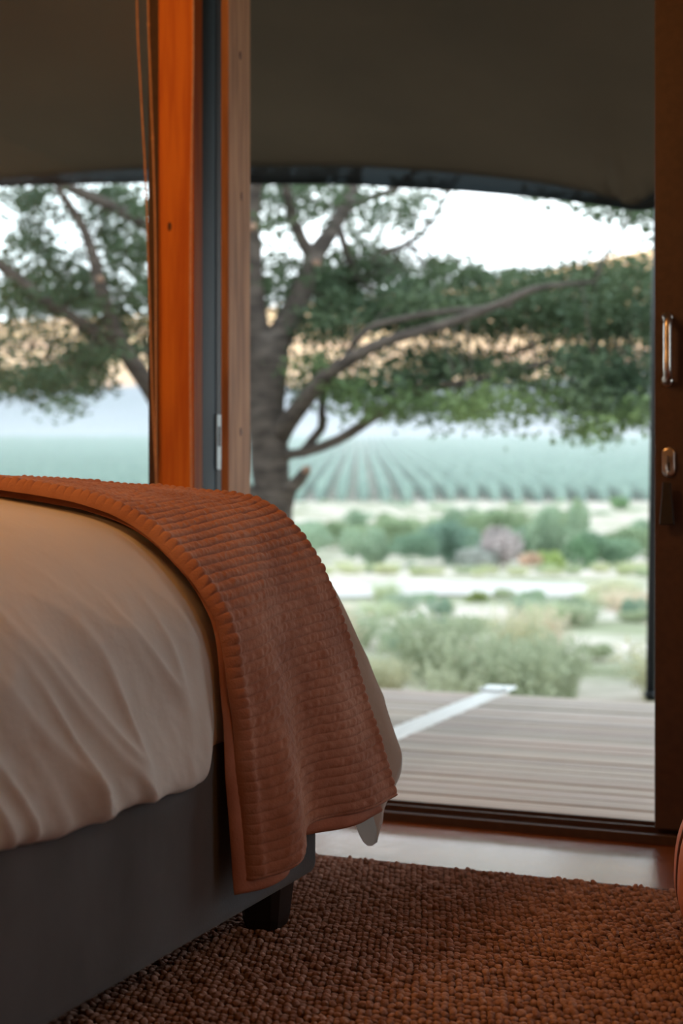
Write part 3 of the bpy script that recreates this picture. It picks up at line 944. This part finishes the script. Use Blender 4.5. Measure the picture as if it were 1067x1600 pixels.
# orchard rows on the slope
def orchard_row(X0, Y0, Y1, seed):
    n = int((Y1 - Y0) / 2.1)
    Yv = np.linspace(Y0, Y1, n)
    Xv = X0 + (Yv - 160) * 0.012
    seg = 9
    a = np.linspace(-0.25 * np.pi, 1.25 * np.pi, seg)
    lump = 0.70 + 0.18 * np.abs(np.sin(np.arange(n) * 1.35 + seed)) + 0.12 * noise3(np.arange(n) * 0.9, seed, 0)
    end = np.sqrt(np.clip(np.minimum(np.arange(n), n - 1 - np.arange(n)) / 1.6, 0.02, 1))
    R = (lump * end)[:, None] * (1 + 0.14 * noise3(np.arange(n)[:, None] * 1.7, a[None] * 1.6, seed))
    Xo = np.cos(a)[None] * R * 0.98 + Xv[:, None]
    Zo = gz(Yv, Xv)[:, None] + (np.sin(a)[None] * 1.45 + 1.15) * R
    Yo = Yv[:, None] + 0 * R
    Vv = np.stack([CS * Xo - SN * Yo, SN * Xo + CS * Yo, Zo], -1).reshape(-1, 3)
    o = mesh_obj('orchard_row', Vv, grid_faces(n, seg), M['orchard'], None, True)
    tag(o, 'long sage green orchard row climbing the far slope', 'orchard row', 'orchard rows on the far slope')
for k in range(-72, 58):
    X0 = k * 2.5
    Y0 = max(160.0, abs(X0 - 2) / 0.33) + random.uniform(-1.0, 1.0) - (0.0)
    if Y0 > 560: continue
    orchard_row(X0, Y0, 610 + random.uniform(-12, 12), k * 1.7)

# evening haze lying in the valley
hz_m = bpy.data.materials.new('valley_haze')
hz_m.use_nodes = True
hz_m.node_tree.nodes.remove(hz_m.node_tree.nodes['Principled BSDF'])
vsn = hz_m.node_tree.nodes.new('ShaderNodeVolumeScatter')
vsn.inputs['Color'].default_value = (0.97, 0.98, 1.0, 1)
vsn.inputs['Density'].default_value = 0.0010
vsn.inputs['Anisotropy'].default_value = 0.35
hz_m.node_tree.links.new(vsn.outputs[0], hz_m.node_tree.nodes['Material Output'].inputs['Volume'])
hv = [fw(x, y, z) for z in (-5, 48) for x, y in ((-900, 75), (900, 75), (900, 2200), (-900, 2200))]
haze = mesh_obj('haze', hv, [(0, 3, 2, 1), (4, 5, 6, 7), (0, 1, 5, 4), (1, 2, 6, 5), (2, 3, 7, 6), (3, 0, 4, 7)], hz_m)
tag(haze, 'pale evening haze lying over the orchard valley', 'haze', kind='stuff')

# shrubs and grasses: a few leafy meshes, every plant an object of its own
def leaf_cloud(npts, centers, radii, size, aspect=0.45, up=0.0, seed=0):
    r = np.random.default_rng(seed)
    k = r.integers(0, len(centers), npts)
    d = r.normal(size=(npts, 3)); d /= np.linalg.norm(d, axis=1)[:, None]
    rad = r.uniform(0.55, 1.0, npts) ** 0.6
    P = np.asarray(centers)[k] + d * np.asarray(radii)[k] * rad[:, None]
    P[:, 2] = np.maximum(P[:, 2], 0.01)
    a = r.normal(size=(npts, 3)); a[:, 2] += up; a /= np.linalg.norm(a, axis=1)[:, None]
    b = np.cross(a, r.normal(size=(npts, 3))); b /= np.linalg.norm(b, axis=1)[:, None]
    s = size * r.uniform(0.6, 1.3, npts)[:, None]
    q0 = P - a * s * 0.5; q2 = P + a * s * 0.5
    q1 = P + b * s * aspect * 0.5; q3 = P - b * s * aspect * 0.5
    Vv = np.stack([q0, q1, q2, q3], 1).reshape(-1, 3)
    return Vv, np.arange(npts * 4).reshape(-1, 4)
def bush_mesh(seed, lumps, size, n):
    r = np.random.default_rng(seed)
    C = [(r.uniform(-.55, .55), r.uniform(-.45, .45), r.uniform(.28, .62)) for _ in range(lumps)]
    R = [(r.uniform(.26, .5), r.uniform(.26, .45), r.uniform(.24, .38)) for _ in range(lumps)]
    v, f = leaf_cloud(n, C, R, size, 0.55, 0.4, seed)
    fs = [f]
    vs_l = [v]
    off = len(v)
    for i in range(7):
        a = r.uniform(0, 2 * np.pi); q = C[i % lumps]
        p0 = np.array((0.1 * math.cos(a), 0.1 * math.sin(a), 0.0)); p1 = np.array(q)
        w = np.array((-math.sin(a), math.cos(a), 0)) * 0.018
        vs_l.append(np.array([p0 - w, p0 + w, p1 + w * 0.4, p1 - w * 0.4])); fs.append(np.array([[0, 1, 2, 3]]) + off); off += 4
    o = mesh_obj('shrub', np.vstack(vs_l), np.vstack(fs), M['bush'])
    me = o.data
    bpy.data.objects.remove(o)
    return me
def grass_mesh(seed, n, spread, lean, wid):
    r = np.random.default_rng(seed)
    Vv, Ff = [], []
    for i in range(n):
        a = r.uniform(0, 2 * np.pi); rr = spread * math.sqrt(r.uniform())
        p = np.array((rr * math.cos(a), rr * math.sin(a), 0.0))
        h = r.uniform(0.55, 1.0); l = r.normal(0, lean, 2) + np.array((math.cos(a), math.sin(a))) * lean * 0.7
        b = r.uniform(0, np.pi); w = np.array((math.cos(b), math.sin(b), 0)) * wid * r.uniform(.6, 1.3)
        m_ = p + np.array((l[0] * .35, l[1] * .35, h * .55)); t_ = p + np.array((l[0], l[1], h))
        k = len(Vv)
        Vv += [p - w, p + w, m_ + w * .8, m_ - w * .8, t_ + w * .15, t_ - w * .15]
        Ff += [(k, k + 1, k + 2, k + 3), (k + 3, k + 2, k + 4, k + 5)]
        for s_ in range(3):
            c = p + (t_ - p) * r.uniform(.45, 1.0) + r.normal(0, .03, 3)
            d = r.normal(0, .05, 3); e = np.cross(d, r.normal(size=3)); e *= .022 / (np.linalg.norm(e) + 1e-6)
            k = len(Vv)
            Vv += [c - d, c + e, c + d, c - e]; Ff.append((k, k + 1, k + 2, k + 3))
    o = mesh_obj('grass_tuft', np.array(Vv), Ff, M['bush'])
    me = o.data
    bpy.data.objects.remove(o)
    return me
BM = [bush_mesh(10 + i, 5 + i % 3, 0.13, 1500) for i in range(4)]
GM = [grass_mesh(30 + i, 190, 0.38, 0.20, 0.010) for i in range(4)]
placed = []
def plant(name, me, X, Y, w, h, col, label, cat, group=None):
    if group and any((X - a) ** 2 + (Y - b) ** 2 < ((w + c) * (0.42 if Y < 33 else 0.28)) ** 2 for a, b, c in placed): return None
    if group and Y < 11.5 and (X + 0.47) ** 2 + (Y - 10) ** 2 < 0.5: return None
    placed.append((X, Y, w))
    o = bpy.data.objects.new(name, me)
    COL.objects.link(o)
    o.location = fw(X, Y, float(gz(Y, X)) - 0.03)
    o.scale = (w, w, h)
    o.rotation_euler = (0, 0, random.uniform(0, 6.28))
    o.color = srgb(*col)
    tag(o, label, cat, group)
    return o
def px_plant(name, me, u, vb, Y, wpx, hpx, col, label, cat, group=None):
    """a plant seen at column u, wpx wide and hpx high at distance Y"""
    X = (u - CX) / F_PX * Y
    return plant(name, me, X, Y, wpx / F_PX * Y / 1.6, hpx / F_PX * Y / 0.95, col, label, cat, group)

# named shrubs that stand out
px_plant('shrub', BM[0], 966, 783, 105, 42, 22, (120, 150, 104), 'lone rounded green shrub before the orchard at the right', 'shrub')
px_plant('shrub', BM[1], 786, 900, 34, 105, 72, (172, 160, 160), 'mauve grey dry shrub in the middle of the thicket', 'shrub')
px_plant('shrub', BM[2], 742, 905, 33.4, 80, 40, (166, 166, 162), 'low bluish mauve shrub in front of the thicket', 'shrub')
px_plant('shrub', BM[3], 830, 895, 32.2, 34, 34, (200, 172, 154), 'small salmon orange dead shrub beside the yellow green one', 'shrub')
px_plant('shrub', BM[0], 864, 897, 32.4, 52, 36, (158, 172, 112), 'bright yellow green shrub at the foot of the thicket', 'shrub')
px_plant('shrub', BM[1], 850, 880, 37, 60, 52, (92, 120, 92), 'dark green shrub behind the bright yellow green one', 'shrub')
px_plant('shrub', BM[2], 705, 890, 36, 90, 80, (122, 144, 130), 'large blue green shrub left of the mauve one', 'shrub')
px_plant('shrub', BM[3], 806, 845, 44, 70, 46, (146, 164, 146), 'pale teal shrub rising behind the mauve one', 'shrub')
px_plant('shrub', BM[0], 742, 945, 21.5, 38, 22, (142, 152, 96), 'small olive green shrub on the white gravel track', 'shrub')
px_plant('shrub', BM[1], 812, 945, 21.3, 46, 20, (128, 142, 104), 'low olive mound right of the small shrub on the track', 'shrub')
px_plant('shrub', BM[2], 898, 968, 18.5, 62, 40, (118, 136, 116), 'dark grey green shrub in front of the gravel track', 'shrub')
px_plant('shrub', BM[3], 640, 885, 34.5, 80, 62, (126, 148, 128), 'blue green shrub at the left end of the visible thicket', 'shrub')
px_plant('shrub', BM[0], 575, 880, 35.5, 95, 66, (150, 166, 144), 'pale sage shrub beside the hanging throw blanket', 'shrub')
px_plant('shrub', BM[1], 955, 888, 35.0, 95, 62, (130, 152, 128), 'sage shrub of the thicket next to the door stile', 'shrub')
px_plant('shrub', BM[2], 905, 892, 33.8, 60, 58, (112, 138, 108), 'mid green shrub right of the bright yellow green one', 'shrub')
# rest of the thicket
for i in range(84):
    u = random.uniform(-150, 1150)
    Y = random.uniform(36, 58)
    c = random.choice([(150, 166, 144), (134, 152, 130), (162, 172, 144), (142, 156, 126), (166, 170, 156)])
    px_plant('shrub', random.choice(BM), u, 0, Y, random.uniform(60, 110) * 40 / Y, random.uniform(48, 92) * 40 / Y, c,
             'soft sage shrub in the thicket behind the gravel track', 'shrub', 'thicket shrubs behind the track')
for i in range(34):
    u = random.uniform(380, 1100)
    Y = random.uniform(60, 150)
    px_plant('shrub', random.choice(BM), u, 0, Y, random.uniform(30, 60) * 70 / Y, random.uniform(9, 16) * 70 / Y,
             random.choice([(176, 190, 160), (190, 196, 172), (164, 184, 158)]),
             'low pale scrub mound between thicket and orchard', 'shrub', 'scrub mounds before the orchard')
for i in range(40):
    u = random.uniform(420, 1120); Y = random.uniform(29.5, 32)
    px_plant('grass_tuft', random.choice(GM), u, 0, Y, random.uniform(30, 55), random.uniform(10, 22),
             random.choice([(178, 182, 146), (168, 176, 146), (190, 190, 158)]),
             'yellow green grass tuft along the far side of the track', 'grass', 'grass tufts beyond the track')
# grasses and herbs between deck and track
for i in range(120):
    Y = random.uniform(9.0, 22.0)
    u = random.uniform(430, 1110)
    if noise3(u * 0.012, Y * 0.35, 4.0) < 0.05 and Y > 10.5: continue
    if Y > 13 and random.random() < 0.5: continue
    if u > 900 and Y < 12.5 and random.random() < 0.75: continue
    h = random.uniform(0.28, 0.62) if Y < 14 else random.uniform(0.22, 0.45)
    X = (u - CX) / F_PX * Y
    plant('grass_tuft', random.choice(GM), X, Y, random.uniform(0.35, 0.75), h,
          random.choice([(168, 174, 150), (180, 182, 158), (192, 188, 162), (152, 164, 146), (200, 186, 168), (176, 182, 152)]),
          'feathery grey green grass tuft growing between deck and track', 'grass', 'grass tufts before the track')
for i in range(26):
    Y = random.uniform(13, 22); u = random.uniform(480, 1080); X = (u - CX) / F_PX * Y
    plant('shrub', random.choice(BM), X, Y, random.uniform(0.16, 0.34), random.uniform(0.16, 0.36),
          random.choice([(150, 166, 140), (138, 156, 138), (164, 170, 142)]),
          'small grey green shrublet among the grasses before the track', 'shrub', 'shrublets before the track')

# ------------------------------------------------------------------ the tree
TY = 10.0
tree = empty('shade_tree', fw((420 - CX) / F_PX * TY, TY, -0.62))
tag(tree, 'spreading shade tree with pale forked trunk beyond the deck', 'tree')
def limb(name, pts, n=30, seg=12, jit=0.10):
    """pts: (u, v, distance, half width in pixels)"""
    w = np.array([list(at(u, v, Y)) + [r / F_PX * Y] for u, v, Y, r in pts])
    c, L = catmull(w, n)
    c[:, :3] += 0.012 * np.stack([noise3(np.arange(n) * .35, 3.1, L), noise3(np.arange(n) * .35, 7.7, L), 0 * np.arange(n)], 1)
    v, f = tube(c[:, :3], np.maximum(c[:, 3], 0.004), seg, jit)
    under(mesh_obj(name, v, f, M['bark'], None, True), tree)
    return c[:, :3]
limbs = []
limbs.append(limb('trunk', [(432, 1125, 10, 52), (426, 1000, 10, 42), (424, 860, 10, 35), (424, 780, 10, 31), (420, 700, 10, 31), (413, 620, 10, 31), (414, 560, 10, 34), (420, 520, 10, 30)], 40, 18, 0.14))
limbs.append(limb('branch', [(408, 580, 10, 24), (401, 500, 9.95, 19), (397, 420, 9.9, 14), (394, 340, 9.8, 12), (403, 270, 9.7, 11), (420, 150, 9.6, 9), (430, 20, 9.4, 6)]))
limbs.append(limb('branch', [(418, 570, 10, 26), (438, 525, 10, 22), (464, 475, 10.05, 18), (484, 425, 10.1, 16), (492, 398, 10.15, 15), (520, 358, 10.25, 12), (542, 315, 10.4, 11), (556, 270, 10.5, 9), (590, 150, 10.7, 6)]))
limbs.append(limb('branch', [(490, 410, 10.15, 13), (468, 365, 10.1, 9), (454, 330, 10.0, 8), (448, 290, 9.9, 7), (440, 180, 9.7, 5)]))
limbs.append(limb('branch', [(535, 330, 10.35, 8), (570, 312, 10.4, 6), (610, 298, 10.5, 5), (660, 260, 10.6, 4)]))
limbs.append(limb('branch', [(432, 715, 10, 14), (455, 710, 9.9, 8), (480, 706, 9.85, 8), (540, 682, 9.75, 8), (600, 640, 9.6, 8), (650, 611, 9.5, 7), (715, 600, 9.4, 6), (800, 583, 9.3, 5), (870, 566, 9.2, 4), (960, 580, 9.1, 2.5)]))
limbs.append(limb('branch', [(435, 680, 10, 20), (460, 648, 9.8, 15), (492, 608, 9.55, 13), (525, 575, 9.35, 11), (600, 535, 9.1, 9), (700, 505, 8.9, 8), (780, 476, 8.75, 7), (840, 450, 8.7, 5), (930, 440, 8.7, 3)]))
limbs.append(limb('branch', [(474, 706, 9.85, 8), (494, 680, 9.9, 7), (504, 662, 9.9, 7), (502, 625, 9.95, 6), (514, 585, 10, 6)]))
limbs.append(limb('branch', [(440, 790, 10, 18), (452, 765, 9.9, 12), (466, 750, 9.85, 10), (476, 738, 9.8, 9), (479, 731, 9.8, 6)]))
limbs.append(limb('branch', [(530, 570, 9.4, 5), (575, 515, 9.2, 5), (640, 496, 9.0, 5), (720, 484, 8.9, 4), (800, 478, 8.9, 3)]))
limbs.append(limb('branch', [(530, 360, 10.3, 6), (560, 440, 10.5, 5), (590, 402, 10.6, 5), (640, 378, 10.7, 4), (672, 350, 10.8, 3.5), (695, 312, 10.9, 3), (730, 250, 11, 2)]))
limbs.append(limb('branch', [(630, 622, 9.6, 6), (660, 600, 9.8, 5), (700, 582, 10, 4), (780, 560, 10.2, 3), (900, 520, 10.4, 2.5)]))
limbs.append(limb('branch', [(860, 568, 9.2, 4), (880, 620, 9.1, 3.5), (920, 650, 9.0, 3), (990, 655, 8.9, 2)]))
# left side limbs
limbs.append(limb('branch', [(416, 800, 10, 26), (370, 770, 9.9, 22), (300, 700, 9.75, 18), (240, 615, 9.6, 15), (205, 562, 9.5, 14), (175, 510, 9.4, 12), (160, 455, 9.3, 11), (145, 400, 9.25, 9), (128, 350, 9.2, 7), (104, 315, 9.1, 6), (88, 280, 9.0, 5), (60, 150, 8.8, 3)], 50))
limbs.append(limb('branch', [(205, 562, 9.5, 12), (165, 530, 9.45, 10), (120, 500, 9.4, 9), (75, 475, 9.35, 9), (30, 435, 9.3, 8), (-20, 405, 9.2, 7), (-120, 370, 9.0, 5)]))
limbs.append(limb('branch', [(400, 520, 10, 14), (340, 430, 9.9, 11), (232, 356, 9.8, 9), (185, 327, 9.75, 9), (120, 298, 9.7, 8), (30, 260, 9.6, 6)]))
limbs.append(limb('branch', [(262, 650, 9.65, 6), (235, 560, 9.9, 5), (205, 545, 10.1, 4), (120, 560, 10.3, 3), (20, 560, 10.5, 2)]))
for (u, v, Y, r) in ((494, 412, 9.99, 7), (396, 355, 9.68, 7), (157, 436, 9.16, 6), (479, 734, 9.72, 7)):
    bm = bmesh.new()
    bmesh.ops.create_icosphere(bm, subdivisions=2, radius=r / F_PX * Y)
    for vv in bm.verts:
        vv.co *= 1 + 0.2 * float(noise3(vv.co.x * 60, vv.co.y * 60, vv.co.z * 60))
        vv.co += Vector(at(u, v, Y))
    under(bm_obj('pruning_scar', bm, M['scar'], None, True), tree)

# foliage pads: (u, v, distance, half width px, half height px, depth m, clusters)
pads = [
    # right, dense flat layers
    (520, 500, 10.6, 90, 40, 1.2, 48), (600, 470, 10.8, 110, 48, 1.3, 95), (700, 486, 10.4, 120, 44, 1.3, 92), (800, 488, 10.2, 120, 46, 1.3, 90),
    (900, 480, 10.0, 120, 58, 1.3, 100), (990, 460, 9.8, 90, 60, 1.2, 75), (880, 590, 9.6, 140, 22, 1.1, 40), (720, 585, 9.8, 110, 16, 1.1, 26),
    (980, 560, 9.4, 90, 50, 1.1, 38), (600, 605, 9.8, 90, 18, 1.0, 24), (1060, 520, 9.4, 70, 80, 1.0, 40), (960, 620, 9.0, 80, 26, 0.8, 34),
    (500, 450, 10.9, 60, 60, 1.2, 50), (560, 410, 11.2, 60, 34, 1.2, 24), (470, 600, 10.3, 50, 30, 0.8, 14),
    # upper, looser
    (440, 320, 10.4, 55, 45, 1.0, 11), (470, 260, 10.6, 90, 34, 1.2, 18), (570, 330, 11.0, 60, 40, 1.2, 8), (600, 410, 11.2, 60, 24, 1.0, 12), (640, 310, 11, 50, 30, 1.0, 5),
    (425, 440, 10.5, 34, 40, 0.8, 12), (700, 420, 11, 40, 24, 0.8, 14), (780, 440, 10.6, 60, 16, 0.8, 22),
    (1010, 350, 9.2, 26, 46, 0.7, 12), (940, 320, 9.2, 70, 10, 0.7, 7), (860, 306, 9.4, 60, 8, 0.7, 4),
    # left window
    (60, 585, 10.0, 110, 24, 1.2, 40), (170, 560, 10.0, 80, 34, 1.1, 32), (40, 480, 10.2, 110, 20, 1.2, 30), (180, 470, 10.2, 80, 46, 1.2, 50), (60, 450, 10.2, 90, 30, 1.1, 40),
    (-80, 500, 10.0, 110, 90, 1.2, 60), (200, 390, 10.4, 60, 50, 1.1, 36), (190, 320, 10.4, 60, 30, 1.0, 22), (90, 400, 10.3, 50, 30, 1.0, 12), (50, 310, 10.3, 46, 20, 1.0, 14),
    (20, 380, 10.2, 50, 40, 1.0, 14), (300, 480, 10.4, 80, 140, 1.2, 70), (40, 600, 9.8, 50, 16, 0.8, 12), (130, 600, 9.8, 60, 12, 0.8, 9),
]
droop = [(640, 625, 9.5, 60, 26, 0.7, 22), (700, 640, 9.4, 50, 22, 0.7, 16), (760, 635, 9.2, 60, 34, 0.7, 30), (850, 625, 9.1, 60, 34, 0.7, 24), (930, 660, 8.9, 50, 28, 0.6, 22), (990, 640, 8.8, 50, 26, 0.6, 20),
         (540, 610, 9.7, 60, 22, 0.7, 15), (580, 640, 9.6, 40, 18, 0.6, 8), (90, 640, 9.2, 20, 12, 0.4, 3), (118, 632, 9.2, 10, 18, 0.3, 2), (215, 632, 9.2, 9, 9, 0.2, 1), (490, 580, 9.8, 40, 20, 0.6, 8)]
def foliage(pads, per, size, mat, name, seed, dens):
    r = np.random.default_rng(seed)
    C = []
    for (u, v, Y, ru, rv, dp, k) in pads:
        for _ in range(int(k * dens)):
            while True:
                a = r.uniform(-1, 1, 3)
                if (a ** 2).sum() <= 1: break
            C.append(at(u + a[0] * ru, v + a[1] * rv, Y + a[2] * dp))
    C = np.array(C)
    n = len(C) * per
    k = np.repeat(np.arange(len(C)), per)
    d = r.normal(size=(n, 3)) * np.array([0.080, 0.080, 0.042])
    P = C[k] + d
    a = r.normal(size=(n, 3)); a[:, 2] *= 0.55; a /= np.linalg.norm(a, axis=1)[:, None]
    b = np.cross(a, r.normal(size=(n, 3)) * 0.6 + np.array([0, 0, 1.0])); b /= np.linalg.norm(b, axis=1)[:, None]
    s = size * r.uniform(0.6, 1.35, n)[:, None]
    Vv = np.stack([P - a * s * .5, P + b * s * .25, P + a * s * .5, P - b * s * .25], 1).reshape(-1, 3)
    o = under(mesh_obj(name, Vv, np.arange(n * 4).reshape(-1, 4), mat), tree)
    o['kind'] = 'stuff'
    return C
C1 = foliage(pads, 42, 0.060, M['leaf'], 'foliage', 1, 0.80)
C2 = foliage(droop, 40, 0.056, M['leaf_light'], 'young_foliage', 2, 0.8)
upper = [(430, 330, 10.6, 60, 60, 1.2, 60), (500, 310, 10.8, 70, 40, 1.2, 60), (590, 340, 11, 70, 50, 1.2, 60), (600, 420, 11, 90, 30, 1.0, 50), (650, 320, 11, 45, 35, 1.0, 22),
         (690, 430, 10.8, 60, 24, 1.0, 30), (420, 430, 10.6, 40, 60, 1.0, 40), (800, 440, 10.4, 80, 18, 0.8, 36), (920, 420, 10.0, 70, 26, 0.8, 30), (990, 330, 9.4, 40, 26, 0.8, 16),
         (940, 315, 9.4, 60, 10, 0.7, 12), (60, 320, 10.4, 60, 30, 1.0, 26), (30, 400, 10.4, 60, 40, 1.0, 36), (180, 340, 10.6, 70, 44, 1.2, 60), (110, 440, 10.4, 90, 40, 1.2, 60), (60, 610, 9.6, 90, 18, 0.8, 24),
         (560, 560, 10.4, 120, 26, 1.0, 60), (700, 560, 10.2, 90, 24, 1.0, 74), (790, 565, 10.2, 60, 14, 0.8, 16), (910, 560, 9.8, 90, 26, 1.0, 74), (60, 530, 10.2, 100, 24, 1.0, 40), (170, 520, 10.2, 60, 24, 1.0, 40)]
C3 = foliage(upper, 13, 0.056, M['leaf'], 'loose_foliage', 3, 1.0)
# fine twigs from the limbs to the leaf clusters
allp = np.vstack(limbs)
Vt, Ft = [], []
off = 0
for c in np.vstack([C1[::3], C2[::3], C3[::4]]):
    d = np.linalg.norm(allp - c, axis=1)
    j = int(np.argmin(d))
    if d[j] > 0.7: continue
    mid = (allp[j] + c) / 2 + np.array([0, 0, 0.06])
    v, f = tube(catmull([allp[j], mid, c], 5)[0], np.linspace(0.006, 0.002, 5), 4)
    Vt.append(v); Ft += [tuple(x + off for x in q_) for q_ in f]; off += len(v)
tw = under(mesh_obj('twigs', np.vstack(Vt), Ft, M['bark'], None, True), tree)
tw['kind'] = 'stuff'
